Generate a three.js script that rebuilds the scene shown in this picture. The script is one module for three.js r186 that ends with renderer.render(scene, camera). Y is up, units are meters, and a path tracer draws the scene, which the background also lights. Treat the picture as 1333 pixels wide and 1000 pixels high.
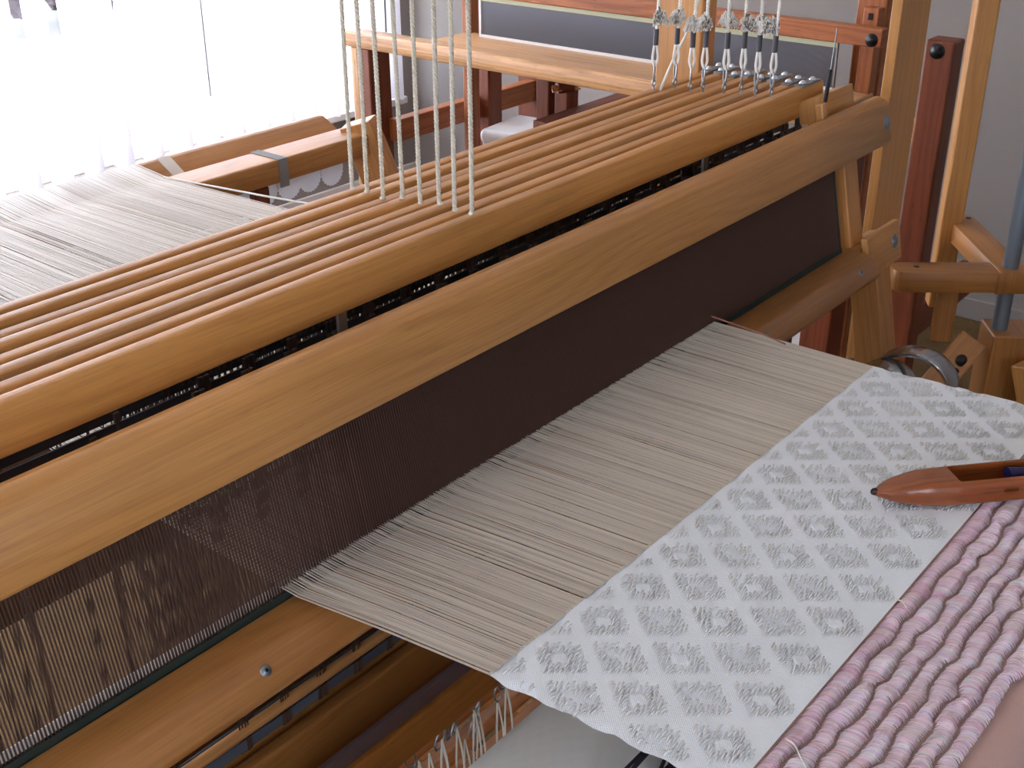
import * as THREE from 'three';
import { RoundedBoxGeometry } from 'three/addons/geometries/RoundedBoxGeometry.js';
import { mergeGeometries, toCreasedNormals } from 'three/addons/utils/BufferGeometryUtils.js';
import { Brush, Evaluator, SUBTRACTION } from 'three-bvh-csg';

// ---------------------------------------------------------------- camera, sky, sun, exposure
const scene = new THREE.Scene();
const camera = new THREE.PerspectiveCamera(35.197, 1333 / 1000, 0.05, 120);
camera.position.set(0, 1.6, 0);
{
  const yaw = 0.8864, pitch = 0.4664, roll = -0.0055;
  const f = new THREE.Vector3(Math.sin(yaw) * Math.cos(pitch), -Math.sin(pitch), -Math.cos(yaw) * Math.cos(pitch));
  const r = new THREE.Vector3(Math.cos(yaw), 0, Math.sin(yaw));
  const u = r.clone().cross(f);
  camera.up.copy(u.multiplyScalar(Math.cos(roll)).addScaledVector(r, -Math.sin(roll)));
  camera.lookAt(camera.position.clone().add(f));
}
scene.add(camera);
const renderer = new THREE.WebGLRenderer({ antialias: true });
renderer.toneMapping = THREE.LinearToneMapping;
renderer.toneMappingExposure = 2.25;
renderer.shadowMap.enabled = true;
const SKY = [0.88, 0.97, 1.14], SKY_LEVEL = 4.0;
{
  const w = 64, h = 32, d = new Float32Array(w * h * 4);
  for (let j = 0; j < h; j++) for (let i = 0; i < w; i++) {
    const e = (j + 0.5) / h * 2 - 1, k = (j * w + i) * 4;             // -1 nadir .. 1 zenith
    const s = e < 0 ? 0.55 : 1.12 - 0.22 * e;
    d[k] = SKY[0] * s; d[k + 1] = SKY[1] * s; d[k + 2] = SKY[2] * s; d[k + 3] = 1;
  }
  const t = new THREE.DataTexture(d, w, h, THREE.RGBAFormat, THREE.FloatType);
  t.mapping = THREE.EquirectangularReflectionMapping; t.magFilter = THREE.LinearFilter; t.needsUpdate = true;
  scene.background = t; scene.backgroundIntensity = SKY_LEVEL;
}
const sun = new THREE.DirectionalLight(0xfff6ea, 14);
sun.position.set(8, 8, -8.5); sun.target.position.set(1, 1, -3.5);
sun.castShadow = true; sun.shadow.mapSize.set(2048, 2048); sun.shadow.radius = 1;
Object.assign(sun.shadow.camera, { left: -9, right: 9, top: 9, bottom: -9, near: 0.5, far: 40 });
scene.add(sun, sun.target);

// ---------------------------------------------------------------- helpers
let seed = 7;
const rnd = () => { seed = (seed * 1664525 + 1013904223) >>> 0; return seed / 4294967296; };
const rr = (a, b) => a + (b - a) * rnd();
const V = (x, y, z) => new THREE.Vector3(x, y, z);
const taken = {};
function numbered(n) { const k = taken[n] = (taken[n] ?? -1) + 1; return k ? n + '_' + String(k).padStart(3, '0') : n; }
function shade(o) { o.castShadow = true; o.receiveShadow = true; return o; }
function thing(name, label, category, group) {
  const g = new THREE.Group(); g.name = numbered(name); g.userData = { label, category };
  if (group) g.userData.group = group;
  scene.add(g); return g;
}
function part(parent, name, geo, mat, label) {
  const m = shade(new THREE.Mesh(geo, mat)); m.name = numbered(name);
  if (label) m.userData.label = label;
  parent.add(m); return m;
}
function single(name, geo, mat, label, category, group) {
  const m = part(scene, name, geo, mat); m.userData = { label, category };
  if (group) m.userData.group = group;
  return m;
}
function struct(name, geo, mat) { const m = part(scene, name, geo, mat); m.userData.kind = 'structure'; return m; }
const clean = g => { let q = g.index ? g.toNonIndexed() : g; for (const k of Object.keys(q.attributes)) if (!['position', 'normal', 'uv'].includes(k)) q.deleteAttribute(k); if (!q.attributes.uv) q.setAttribute('uv', new THREE.BufferAttribute(new Float32Array(q.attributes.position.count * 2), 2)); return q; };
const merge = list => mergeGeometries(list.map(clean));
// uv in metres, grain along the given axis (0 x, 1 y, 2 z), a different piece of the texture for every board
function grain(geo, axis) {
  const g = geo.index ? geo.toNonIndexed() : geo, p = g.attributes.position, uv = new Float32Array(p.count * 2);
  const du = rnd() * 7, dv = rnd() * 7, A = V(), B = V(), C = V(), o = [0, 1, 2].filter(k => k !== axis);
  for (let i = 0; i < p.count; i += 3) {
    A.fromBufferAttribute(p, i); B.fromBufferAttribute(p, i + 1); C.fromBufferAttribute(p, i + 2);
    const n = B.clone().sub(A).cross(C.clone().sub(A)), a = [Math.abs(n.x), Math.abs(n.y), Math.abs(n.z)];
    const end = a[axis] > a[o[0]] && a[axis] > a[o[1]], v = a[o[0]] > a[o[1]] ? o[1] : o[0];
    [A, B, C].forEach((q, k) => {
      const c = [q.x, q.y, q.z], j = (i + k) * 2;
      uv[j] = end ? c[o[0]] * 0.25 + du : c[axis] + du;
      uv[j + 1] = ((end ? c[o[1]] : c[v] + (v === o[0] ? 0.09 : 0)) + dv) * 4;
    });
  }
  g.setAttribute('uv', new THREE.BufferAttribute(uv, 2)); return g;
}
// box from corner to corner with rounded edges, grain along its longest side
function board(x0, x1, y0, y1, z0, z1, r = 0.003, axis) {
  const s = [Math.abs(x1 - x0), Math.abs(y1 - y0), Math.abs(z1 - z0)];
  const g = new RoundedBoxGeometry(s[0], s[1], s[2], 2, Math.min(r, Math.min(...s) * 0.49));
  g.translate((x0 + x1) / 2, (y0 + y1) / 2, (z0 + z1) / 2);
  return grain(g, axis ?? s.indexOf(Math.max(...s)));
}
// plank between two points; w across, t thick, turned about its length
function plank(a, b, w, t, turn = 0, r = 0.003) {
  const d = b.clone().sub(a), L = d.length(), g0 = new RoundedBoxGeometry(w, L, t, 2, Math.min(r, t * 0.45));
  const g = grain(g0, 1); g.rotateY(turn);
  g.applyQuaternion(new THREE.Quaternion().setFromUnitVectors(V(0, 1, 0), d.normalize()));
  g.translate((a.x + b.x) / 2, (a.y + b.y) / 2, (a.z + b.z) / 2); return g;
}
// profile of (z, y, corner radius) pulled along x
function prism(pts, x0, x1, bevel = 0) {
  const n = pts.length, s = new THREE.Shape();
  pts.forEach((p, i) => {
    const q = pts[(i + n - 1) % n], t = pts[(i + 1) % n], r = p[2] ?? 0.002;
    const a = new THREE.Vector2(q[0] - p[0], q[1] - p[1]), b = new THREE.Vector2(t[0] - p[0], t[1] - p[1]);
    const k = Math.min(r, a.length() * 0.45, b.length() * 0.45); a.setLength(k); b.setLength(k);
    const m = [p[0] + a.x, p[1] + a.y], e = [p[0] + b.x, p[1] + b.y];
    i ? s.lineTo(...m) : s.moveTo(...m);
    s.quadraticCurveTo(p[0], p[1], ...e);
  });
  s.closePath();
  let g = new THREE.ExtrudeGeometry(s, { depth: x1 - x0 - 2 * bevel, curveSegments: 5, bevelEnabled: bevel > 0, bevelSize: bevel, bevelThickness: bevel, bevelOffset: -bevel, bevelSegments: 2 });
  g.rotateY(Math.PI / 2);               // (z,y,depth) -> x along depth; shape x becomes -z
  g.scale(1, 1, -1); flip(g);
  g.translate(x0 + bevel, 0, 0);
  g.deleteAttribute('normal'); g = toCreasedNormals(g, 0.7);
  return grain(g, 0);
}
function flip(g) {
  for (const k of Object.keys(g.attributes)) {
    const a = g.attributes[k], s = a.itemSize;
    for (let i = 0; i < a.count; i += 3) for (let c = 0; c < s; c++) { const t = a.array[(i + 1) * s + c]; a.array[(i + 1) * s + c] = a.array[(i + 2) * s + c]; a.array[(i + 2) * s + c] = t; }
  }
}
// many thin strands in one geometry; every path is a list of points, or {p, r, c}
function strands(paths, radius, sides = 4) {
  let nv = 0, ni = 0;
  for (const q of paths) { const L = (q.p ?? q).length; nv += L * sides; ni += (L - 1) * sides * 6; }
  const pos = new Float32Array(nv * 3), nor = new Float32Array(nv * 3), col = paths[0].c ? new Float32Array(nv * 3) : null, idx = new Uint32Array(ni);
  let v = 0, k = 0; const t = V(), a = V(), b = V();
  for (const q of paths) {
    const P = q.p ?? q, R = q.r ?? radius, v0 = v;
    for (let i = 0; i < P.length; i++) {
      const h = P[Math.max(i - 1, 0)], e = P[Math.min(i + 1, P.length - 1)];
      t.set(e[0] - h[0], e[1] - h[1], e[2] - h[2]).normalize();
      a.set(0, 1, 0); if (Math.abs(t.y) > 0.9) a.set(1, 0, 0);
      b.crossVectors(t, a).normalize(); a.crossVectors(b, t);
      for (let s = 0; s < sides; s++) {
        const f = s / sides * Math.PI * 2 + 0.4, c = Math.cos(f), d = Math.sin(f), rad = Array.isArray(R) ? R[i] : R;
        const n = [a.x * c + b.x * d, a.y * c + b.y * d, a.z * c + b.z * d];
        for (let m = 0; m < 3; m++) { nor[v * 3 + m] = n[m]; pos[v * 3 + m] = P[i][m] + n[m] * rad; if (col) col[v * 3 + m] = q.c[m]; }
        v++;
      }
      if (i) for (let s = 0; s < sides; s++) {
        const s2 = (s + 1) % sides, A = v0 + (i - 1) * sides + s, B = v0 + (i - 1) * sides + s2, C = A + sides, D = B + sides;
        idx.set([A, B, C, B, D, C], k); k += 6;
      }
    }
  }
  const g = new THREE.BufferGeometry();
  g.setAttribute('position', new THREE.BufferAttribute(pos, 3)); g.setAttribute('normal', new THREE.BufferAttribute(nor, 3));
  if (col) g.setAttribute('color', new THREE.BufferAttribute(col, 3));
  g.setIndex(new THREE.BufferAttribute(idx, 1)); return g;
}
const tube = (pts, r, seg = 24, rad = 8, closed = false) => new THREE.TubeGeometry(new THREE.CatmullRomCurve3(pts.map(p => p.isVector3 ? p : V(...p)), closed), seg, r, rad, closed);
function cyl(a, b, r, n = 24, r2 = r) {
  const d = b.clone().sub(a), g = new THREE.CylinderGeometry(r2, r, d.length(), n);
  g.applyQuaternion(new THREE.Quaternion().setFromUnitVectors(V(0, 1, 0), d.clone().normalize()));
  g.translate((a.x + b.x) / 2, (a.y + b.y) / 2, (a.z + b.z) / 2); return g;
}
// round-headed bolt or screw; axis n
function boltGeo(at, n, r, h, rim = true) {
  const pts = [[0, h], [r * 0.45, h * 0.92], [r * 0.8, h * 0.6], [r, 0.0008]];
  if (rim) pts.push([r * 1.35, 0.0008], [r * 1.35, -0.0006]);
  const g = new THREE.LatheGeometry(pts.map(p => new THREE.Vector2(Math.max(p[0], 1e-5), p[1])).reverse(), 18);
  g.applyQuaternion(new THREE.Quaternion().setFromUnitVectors(V(0, 1, 0), n.clone().normalize()));
  g.translate(at.x, at.y, at.z); return g;
}

// ---------------------------------------------------------------- procedural textures
function lattice(w, h, s) { const a = new Float32Array(w * h); let q = s * 7919 + 13; for (let i = 0; i < a.length; i++) { q = (q * 1664525 + 1013904223) >>> 0; a[i] = q / 4294967296; } return { a, w, h }; }
function noise(L, u, v) {                       // u, v in 0..1, repeats
  const x = u * L.w, y = v * L.h, i = Math.floor(x), j = Math.floor(y); let f = x - i, g = y - j; f = f * f * (3 - 2 * f); g = g * g * (3 - 2 * g);
  const I = ((i % L.w) + L.w) % L.w, J = ((j % L.h) + L.h) % L.h, I2 = (I + 1) % L.w, J2 = (J + 1) % L.h;
  return (L.a[J * L.w + I] * (1 - f) + L.a[J * L.w + I2] * f) * (1 - g) + (L.a[J2 * L.w + I] * (1 - f) + L.a[J2 * L.w + I2] * f) * g;
}
function dataTex(w, h, fn, srgb = true) {
  const d = new Uint8Array(w * h * 4);
  for (let j = 0; j < h; j++) for (let i = 0; i < w; i++) { const c = fn((i + 0.5) / w, (j + 0.5) / h), k = (j * w + i) * 4; d[k] = Math.min(255, Math.max(0, c[0])); d[k + 1] = Math.min(255, Math.max(0, c[1])); d[k + 2] = Math.min(255, Math.max(0, c[2])); d[k + 3] = 255; }
  const t = new THREE.DataTexture(d, w, h, THREE.RGBAFormat); t.wrapS = t.wrapT = THREE.RepeatWrapping; t.magFilter = THREE.LinearFilter; t.minFilter = THREE.LinearMipmapLinearFilter; t.generateMipmaps = true;
  if (srgb) t.colorSpace = THREE.SRGBColorSpace; t.needsUpdate = true; return t;
}
function woodTex(s, contrast, pores, warm) {
  const a = lattice(3, 5, s), b = lattice(4, 14, s + 1), c = lattice(16, 220, s + 2), e = lattice(40, 128, s + 3), m = lattice(6, 4, s + 4);
  return dataTex(1024, 512, (u, v) => {
    const w = noise(a, u, v), ring = Math.sin((v * 13 + w * 2.2 + noise(b, u, v) * 1.1) * Math.PI * 2) * 0.5 + 0.5;
    const band = Math.pow(ring, 2.2), fib = noise(c, u, v) - 0.5, por = Math.max(0, noise(e, u, v) - 0.78) * pores, mot = noise(m, u, v) - 0.5;
    const k = 1 - contrast * (0.55 * band + 0.45 * w) + fib * 0.10 + mot * 0.10 - por;
    return [232 * k + 8, (226 - warm * band) * k + 4, (216 - 1.8 * warm * band) * k];
  });
}
const mapleMap = woodTex(11, 0.075, 0.3, 5), cherryMap = woodTex(31, 0.2, 0.9, 8);
const fabricBump = (() => { const n = lattice(128, 128, 5), m = lattice(24, 24, 6); return dataTex(256, 256, (u, v) => { const x = Math.sin(u * 64 * Math.PI), y = Math.sin(v * 64 * Math.PI), c = 128 + 70 * x * y + 90 * (noise(n, u, v) - 0.5) + 40 * (noise(m, u, v) - 0.5); return [c, c, c]; }, false); })();
const plaster = (() => { const n = lattice(90, 90, 8), m = lattice(12, 12, 9); return dataTex(256, 256, (u, v) => { const c = 128 + 120 * (noise(n, u, v) - 0.5) + 40 * (noise(m, u, v) - 0.5); return [c, c, c]; }, false); })();
const carpetMap = (() => { const n = lattice(128, 128, 18), m = lattice(9, 9, 19); return dataTex(256, 256, (u, v) => { const k = 0.86 + 0.22 * (noise(n, u, v) - 0.5) + 0.12 * (noise(m, u, v) - 0.5); return [255 * k, 250 * k, 243 * k]; }); })();

const std = (color, roughness = 0.6, o = {}) => new THREE.MeshStandardMaterial({ color, roughness, ...o });
const maple = (c, r = 0.42) => new THREE.MeshPhysicalMaterial({ color: c, roughness: r, map: mapleMap, clearcoat: 0.25, clearcoatRoughness: 0.3 });
const M = {
  maple: maple(0xc8955a), mapleB: maple(0xc48e54), mapleC: maple(0xd09e66), mapleH: maple(0xd69f5d), mapleLow: maple(0xb07c44), oakRail: maple(0xc98a48, 0.5),
  cherry: std(0xb87448, 0.45, { map: cherryMap }), cherryDark: std(0x824428, 0.5, { map: cherryMap }), cherryLight: std(0xe4ba8e, 0.35, { map: cherryMap }),
  shuttle: new THREE.MeshPhysicalMaterial({ color: 0x9e5729, roughness: 0.38, map: cherryMap, clearcoat: 0.5, clearcoatRoughness: 0.2 }),
  steel: std(0xa4a8ad, 0.32, { metalness: 0.9 }), zinc: std(0x8d939a, 0.4, { metalness: 0.75 }), sleeve: std(0x55565c, 0.5, { metalness: 0.3 }), screw: std(0xcfd4de, 0.25, { metalness: 0.6 }), blueSteel: std(0x56606e, 0.5, { metalness: 0.2 }), darkSteel: std(0x4a4d55, 0.42, { metalness: 0.7 }), heddle: std(0x6c5e58, 0.38, { metalness: 0.85 }),
  chrome: std(0xb0b3b8, 0.2, { metalness: 1 }), greyPipe: std(0x6f7780, 0.42, { metalness: 0.35 }), blackBolt: std(0x17161a, 0.35, { metalness: 0.3 }), blackRubber: std(0x1b1a1e, 0.7),
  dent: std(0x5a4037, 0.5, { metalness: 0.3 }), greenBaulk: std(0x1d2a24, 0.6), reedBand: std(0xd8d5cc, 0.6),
  cord: std(0xdad3c4, 0.9), cordWhite: std(0xf0ede6, 0.95),
  warp: std(0xffffff, 0.33, { vertexColors: true }), cloth: std(0xf0f6ff, 0.92, { bumpMap: fabricBump, bumpScale: 0.0006 }), floats: std(0xe3e5e7, 0.85),
  pink: std(0xc4a29c, 0.92, { bumpMap: fabricBump, bumpScale: 0.0006 }), pinkRib: new THREE.MeshStandardMaterial({ color: 0xffffff, roughness: 0.9, vertexColors: true }),
  rollCloth: std(0xe3e2dd, 0.9, { bumpMap: fabricBump, bumpScale: 0.0004 }),
  wall: std(0x9d9794, 0.9, { bumpMap: plaster, bumpScale: 0.0008 }), ceiling: std(0xefeeec, 0.95), floor: std(0x71582f, 0.95, { map: carpetMap }),
  trim: std(0xf0efee, 0.5), slat: new THREE.MeshPhysicalMaterial({ color: 0xe4e2e9, roughness: 0.95, transmission: 0.3, thickness: 0 }),
  glass: new THREE.MeshPhysicalMaterial({ color: 0xffffff, roughness: 0, transmission: 1, thickness: 0, ior: 1.45 }),
  white: std(0xeeeef0, 0.45), patio: std(0xd9d6cf, 0.9), leaf: std(0x33562a, 0.9), bark: std(0x4a4044, 0.9),
  ribbon: std(0x8c8f90, 0.8), tape: std(0xe2dcd8, 0.7), lace: new THREE.MeshPhysicalMaterial({ color: 0xeef2f8, roughness: 0.9, transmission: 0.4, thickness: 0 }), darkCloth: std(0x241c2c, 0.95), blueQuill: std(0x1a1c4c, 0.3), yarnWhite: std(0xe9eadf, 0.9),
  reedGrey: std(0x8b8f99, 0.4, { metalness: 0.6 }), greenTape: std(0xb9bfa0, 0.7), redBrownYarn: std(0x9a6a58, 0.9), peach: maple(0xd79a6c), drum: std(0x5d4230, 0.6, { map: mapleMap }),
};

// ---------------------------------------------------------------- the room
const RX0 = -2.6, RX1 = 3.77, RZ0 = -3.6, RZ1 = 2.4, RH = 2.5;
const box = (x0, x1, y0, y1, z0, z1) => { const g = new THREE.BoxGeometry(x1 - x0, y1 - y0, z1 - z0); g.translate((x0 + x1) / 2, (y0 + y1) / 2, (z0 + z1) / 2); return g; };
function metreUV(g) { const q = g.index ? g.toNonIndexed() : g, p = q.attributes.position, n = q.attributes.normal, uv = q.attributes.uv; for (let i = 0; i < p.count; i++) { const ax = Math.abs(n.getX(i)), ay = Math.abs(n.getY(i)); uv.setXY(i, (ax > 0.7 ? p.getZ(i) : p.getX(i)) * 2, (ay > 0.7 ? p.getZ(i) : p.getY(i)) * 2); } return q; }
// a wall in the plane z with one opening
function holed(x0, x1, z0, z1, ox0, ox1, oy0, oy1) { return metreUV(merge([box(x0, ox0, 0, RH, z0, z1), box(ox1, x1, 0, RH, z0, z1), box(ox0, ox1, 0, oy0, z0, z1), box(ox0, ox1, oy1, RH, z0, z1)])); }
struct('floor', metreUV(box(RX0 - 0.15, RX1 + 0.15, -0.2, 0, RZ0 - 0.15, RZ1 + 0.15)), M.floor);
struct('ceiling', box(RX0 - 0.15, RX1 + 0.15, RH, RH + 0.2, RZ0 - 0.15, RZ1 + 0.15), M.ceiling);
const W1 = { x0: -1.6, x1: 3.62, y0: 0.40, y1: 2.3 }, W2 = { x0: -1.5, x1: -0.3, y0: 0.9, y1: 1.95 };
struct('wall_back', holed(RX0, RX1, RZ0 - 0.15, RZ0, W1.x0, W1.x1, W1.y0, W1.y1), M.wall);
struct('wall_front', holed(RX0, RX1, RZ1, RZ1 + 0.15, W2.x0, W2.x1, W2.y0, W2.y1), M.wall);
struct('wall_right', metreUV(box(RX1, RX1 + 0.15, 0, RH, RZ0 - 0.15, RZ1 + 0.15)), M.wall);
const W3 = { x0: -0.9, x1: 1.1, y0: 0.9, y1: 2.15 };                       // in the left wall, x stands for -z
struct('wall_left', holed(-RZ1 - 0.15, -RZ0 + 0.15, RX0 - 0.15, RX0, W3.x0, W3.x1, W3.y0, W3.y1).rotateY(Math.PI / 2), M.wall);
struct('baseboard_right', board(RX1 - 0.012, RX1, 0, 0.07, RZ0, RZ1, 0.004), M.wall);
struct('baseboard_back', board(RX0, RX1 - 0.015, 0, 0.09, RZ0, RZ0 + 0.015, 0.004), M.trim);
function windowAt(name, w, z, dir, panes) {
  const g = new THREE.Group(); g.name = name; g.userData = { kind: 'structure' }; scene.add(g);
  const t = 0.05, d = 0.07, za = z - dir * 0.11, zb = za + dir * d, lo = Math.min(za, zb), hi = Math.max(za, zb);
  part(g, 'window_frame', merge([board(w.x0, w.x1, w.y0, w.y0 + t, lo, hi), board(w.x0, w.x1, w.y1 - t, w.y1, lo, hi), board(w.x0, w.x0 + t, w.y0, w.y1, lo, hi), board(w.x1 - t, w.x1, w.y0, w.y1, lo, hi)]), M.trim);
  const step = (w.x1 - w.x0 - t) / panes;
  for (let k = 1; k < panes; k++) part(g, 'mullion', board(w.x0 + k * step, w.x0 + k * step + t, w.y0 + t, w.y1 - t, lo, hi), M.trim);
  for (let k = 0; k < panes; k++) { const p = new THREE.PlaneGeometry(step - t, w.y1 - w.y0 - 2 * t); p.translate(w.x0 + t + k * step + (step - t) / 2, (w.y0 + w.y1) / 2, (lo + hi) / 2); part(g, 'pane', p, M.glass); }
  part(g, 'window_sill', board(w.x0 - 0.04, w.x1 + 0.04, w.y0 - 0.03, w.y0, Math.min(z, z + dir * 0.06), Math.max(z, z + dir * 0.06) , 0.006), M.trim);
  return g;
}
windowAt('window_1', W1, RZ0, 1, 4);
windowAt('window_2', W2, RZ1, -1, 2);
windowAt('window_3', W3, RX0, 1, 3).rotation.y = Math.PI / 2;
// vertical blinds, turned fully open
{
  const t = thing('vertical_blind', 'white vertical blinds with wide fabric slats hanging open before the bright window', 'blinds');
  const zc = -3.5, top = 2.34, bot = 0.425;
  part(t, 'headrail', board(W1.x0 - 0.03, W1.x1 + 0.03, top, top + 0.05, zc - 0.025, zc + 0.025), M.trim);
  const s = new THREE.Shape(); const w = 0.133;
  for (let i = 0; i <= 8; i++) { const q = i / 8 - 0.5; i ? s.lineTo(q * w, 0.012 * (1 - 4 * q * q)) : s.moveTo(q * w, 0); }
  for (let i = 8; i >= 0; i--) { const q = i / 8 - 0.5; s.lineTo(q * w, 0.012 * (1 - 4 * q * q) + 0.0007); }
  const sg = toCreasedNormals(new THREE.ExtrudeGeometry(s, { depth: top - bot - 0.02, bevelEnabled: false }), 0.8); sg.rotateX(-Math.PI / 2); sg.translate(0, 0, 0);
  for (let x = W1.x0 + 0.02, k = 0; x < W1.x1 - 0.02; x += 0.116, k++) {
    const m = part(t, 'slat', sg, M.slat); m.position.set(x, bot, zc); m.rotation.y = Math.PI / 2 + rr(-0.07, 0.07);
  }
  part(t, 'control_chain', tube([[2.57, top, zc + 0.075], [2.575, 1.4, zc + 0.078], [2.57, 0.62, zc + 0.076]], 0.0022, 12, 6), M.ribbon);
  part(t, 'control_chain', tube([[3.43, top, zc + 0.078], [3.435, 1.4, zc + 0.08], [3.43, 0.5, zc + 0.077]], 0.004, 12, 6), M.ribbon);
}
// outdoors, seen between the slats
struct('ground', box(-30, 30, -0.32, -0.2, -34, 26), M.patio);
function bush(x, z, r, label, mat) {
  const t = thing('shrub', label, 'shrub'); t.position.set(x, -0.2, z);
  const l = new THREE.CircleGeometry(0.09, 6), d = new THREE.Object3D(), n = 420, im = new THREE.InstancedMesh(l, mat, n); im.name = numbered('foliage'); im.userData.kind = 'stuff'; shade(im);
  for (let i = 0; i < n; i++) { const a = rr(0, 6.28), e = Math.acos(rr(-0.4, 1)), q = r * Math.cbrt(rr(0.25, 1)); d.position.set(q * Math.sin(e) * Math.cos(a), r * 0.75 + q * 0.9 * Math.cos(e), q * Math.sin(e) * Math.sin(a)); d.rotation.set(rr(0, 6), rr(0, 6), rr(0, 6)); d.scale.setScalar(rr(0.6, 1.4)); d.updateMatrix(); im.setMatrixAt(i, d.matrix); }
  t.add(im);
  part(t, 'stem', merge([0, 1, 2, 3, 4].map(k => cyl(V(0, 0, 0), V(r * 0.6 * Math.cos(k * 1.3), r * 1.1, r * 0.6 * Math.sin(k * 1.3)), 0.025, 6, 0.01))), M.bark);
}
const dryLeaf = std(0x4a4248, 0.95);
bush(4.55, -8.9, 0.75, 'bare greyish shrub outdoors, leftmost through the blinds', dryLeaf);
bush(5.6, -9.0, 0.7, 'greyish twiggy shrub outdoors behind the second gap in the blinds', dryLeaf);
bush(5.9, -9.9, 1.0, 'light green shrub outdoors, leafiest one seen between the blind slats', M.leaf);
bush(7.1, -9.6, 0.9, 'light green shrub outdoors, rightmost seen between the blind slats', M.leaf);
bush(4.7, -10.6, 1.1, 'pale green tall shrub outdoors behind the bare grey shrub', M.leaf);

// ---------------------------------------------------------------- the maple loom
const WY = 0.951;                                     // height of the warp
const loom = thing('floor_loom', 'golden maple floor loom frame carrying the white warp, with posts and beams', 'loom');
for (const [x, d] of [[1.95, 1], [-0.1, -1]]) {
  part(loom, 'castle_post', board(x, x + d * 0.122, 0, 2.2, -0.797, -0.779, 0.002, 1), M.maple);
  part(loom, 'rear_post', board(x, x + d * 0.05, 0, 2.2, -1.24, -1.145, 0.004, 1), M.mapleC);
  part(loom, 'side_rail', board(x, x + d * 0.04, 0.30, 0.38, -1.95, -0.05, 0.004), M.mapleB);
  part(loom, 'castle_top', board(x, x + d * 0.05, 2.12, 2.2, -1.145, -0.797, 0.004), M.mapleB);
  part(loom, 'rear_leg', plank(V(x - d * 0.24, 0.965, -1.80), V(x - d * 0.10, 0.30, -1.62), 0.045, 0.07, d * 0.9), M.mapleC);
  part(loom, 'rear_leg', plank(V(x - d * 0.10, 0.36, -1.62), V(x + d * 0.02, 0, -1.5), 0.045, 0.07, d * 0.9), M.mapleC);
  part(loom, 'front_leg', board(x, x + d * 0.04, 0, 0.92, -0.12, -0.05, 0.004, 1), M.mapleB);
}
part(loom, 'back_beam', prism([[-1.845, 0.902, 0.004], [-1.765, 0.902, 0.004], [-1.765, 0.947, 0.006], [-1.845, 0.947, 0.006]], 0.1, 1.735), M.mapleC);
part(loom, 'rear_roller', prism([[-1.955, 0.895], [-1.872, 0.895], [-1.872, 0.925, 0.006], [-1.925, 0.956, 0.006], [-1.955, 0.95, 0.008]], 0.1, 1.728), M.mapleB);
part(loom, 'breast_beam', prism([[-0.21, 0.86], [-0.142, 0.86], [-0.142, 0.938, 0.012], [-0.21, 0.938, 0.012]], -0.1, 2.05), M.maple);
part(loom, 'top_crossbeam', board(-0.2, 2.07, 2.2, 2.26, -1.0, -0.84), M.mapleB);
part(loom, 'stretcher', prism([[-0.80, 0.558], [-0.78, 0.558], [-0.78, 0.609, 0.003], [-0.80, 0.609, 0.003]], 0.0, 1.95), M.oakRail);
part(loom, 'flat_rod', board(0, 1.95, 0.618, 0.640, -0.789, -0.780, 0.002), std(0x6e5c60, 0.55, { metalness: 0.2 }), 'dull purple grey flat bar');
// drum under the warp at the back
{
  const t = thing('warp_beam', 'dark wooden warp drum hanging low at the back of the maple loom', 'beam');
  const g = cyl(V(0.05, 0.62, -1.55), V(1.9, 0.62, -1.55), 0.15, 40); part(t, 'drum', grain(g, 0), M.drum);
  for (const x of [0.03, 1.9]) part(t, 'flange', cyl(V(x, 0.62, -1.55), V(x + 0.02, 0.62, -1.55), 0.19, 40), M.oakRail);
}
// treadle boards under the harnesses
for (let k = 0; k < 8; k++) {
  const x = 0.30 + k * 0.15;
  const t = thing('treadle', ['first', 'second', 'third', 'fourth', 'fifth', 'sixth', 'seventh', 'eighth'][k] + ' wooden treadle bar from the left, low under the harnesses', 'treadle', 'treadles under the loom');
  part(t, 'bar', plank(V(x, 0.18, -0.35), V(x, 0.24, -1.45), 0.04, 0.05), M.mapleLow);
  part(t, 'pad', board(x - 0.035, x + 0.035, 0.19, 0.215, -0.36, -0.2), M.mapleLow);
}

// ---------------------------------------------------------------- the eight harness frames
const HX0 = 0.10, HX1 = 1.760, ORD = ['front', 'second', 'third', 'fourth', 'fifth', 'sixth', 'seventh', 'rearmost'];
const plateGeo = (() => { const g = board(0, 0.062, 0, 0.003, -0.0075, 0.0075, 0.001); return g; })();
const heddleGeo = k => {
  const list = [], one = (x, dz) => {
    const w = 0.0016, y0 = 0.697, y1 = 1.108;
    list.push(box(x - w / 2, x + w / 2, y0, y1, dz - 0.00025, dz + 0.00025));
    list.push(box(x - 0.0024, x + 0.0024, WY - 0.012, WY - 0.004, dz - 0.0006, dz + 0.0006), box(x - 0.0024, x + 0.0024, WY + 0.004, WY + 0.012, dz - 0.0006, dz + 0.0006));
    for (const y of [0.70, 1.105]) list.push(box(x - 0.0014, x + 0.0014, y - 0.008, y + 0.008, dz - 0.0016, dz + 0.0016));
  };
  if (k < 2) { for (let c = 0; c < 15; c++) for (let q = 0; q < 4; q++) one(0.561 + c * 0.0535 + k * 0.022 + q * 0.0034 + rr(-0.001, 0.001), rr(-0.001, 0.001)); }
  else for (let i = 0; i < 94; i++) one(0.556 + i * 0.00803 + k * 0.001 + rr(-0.0012, 0.0012), rr(-0.001, 0.001));
  let x = 1.335; while (x < 1.72) { one(x, rr(-0.002, 0.002)); x += rnd() < 0.75 ? rr(0.002, 0.006) : rr(0.012, 0.05); }
  x = 0.24 + k * 0.03; while (x < 0.54) { for (let q = 0; q < 2; q++) one(x + q * 0.003, rr(-0.002, 0.002)); x += rr(0.09, 0.25); }
  return merge(list);
};
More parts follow.
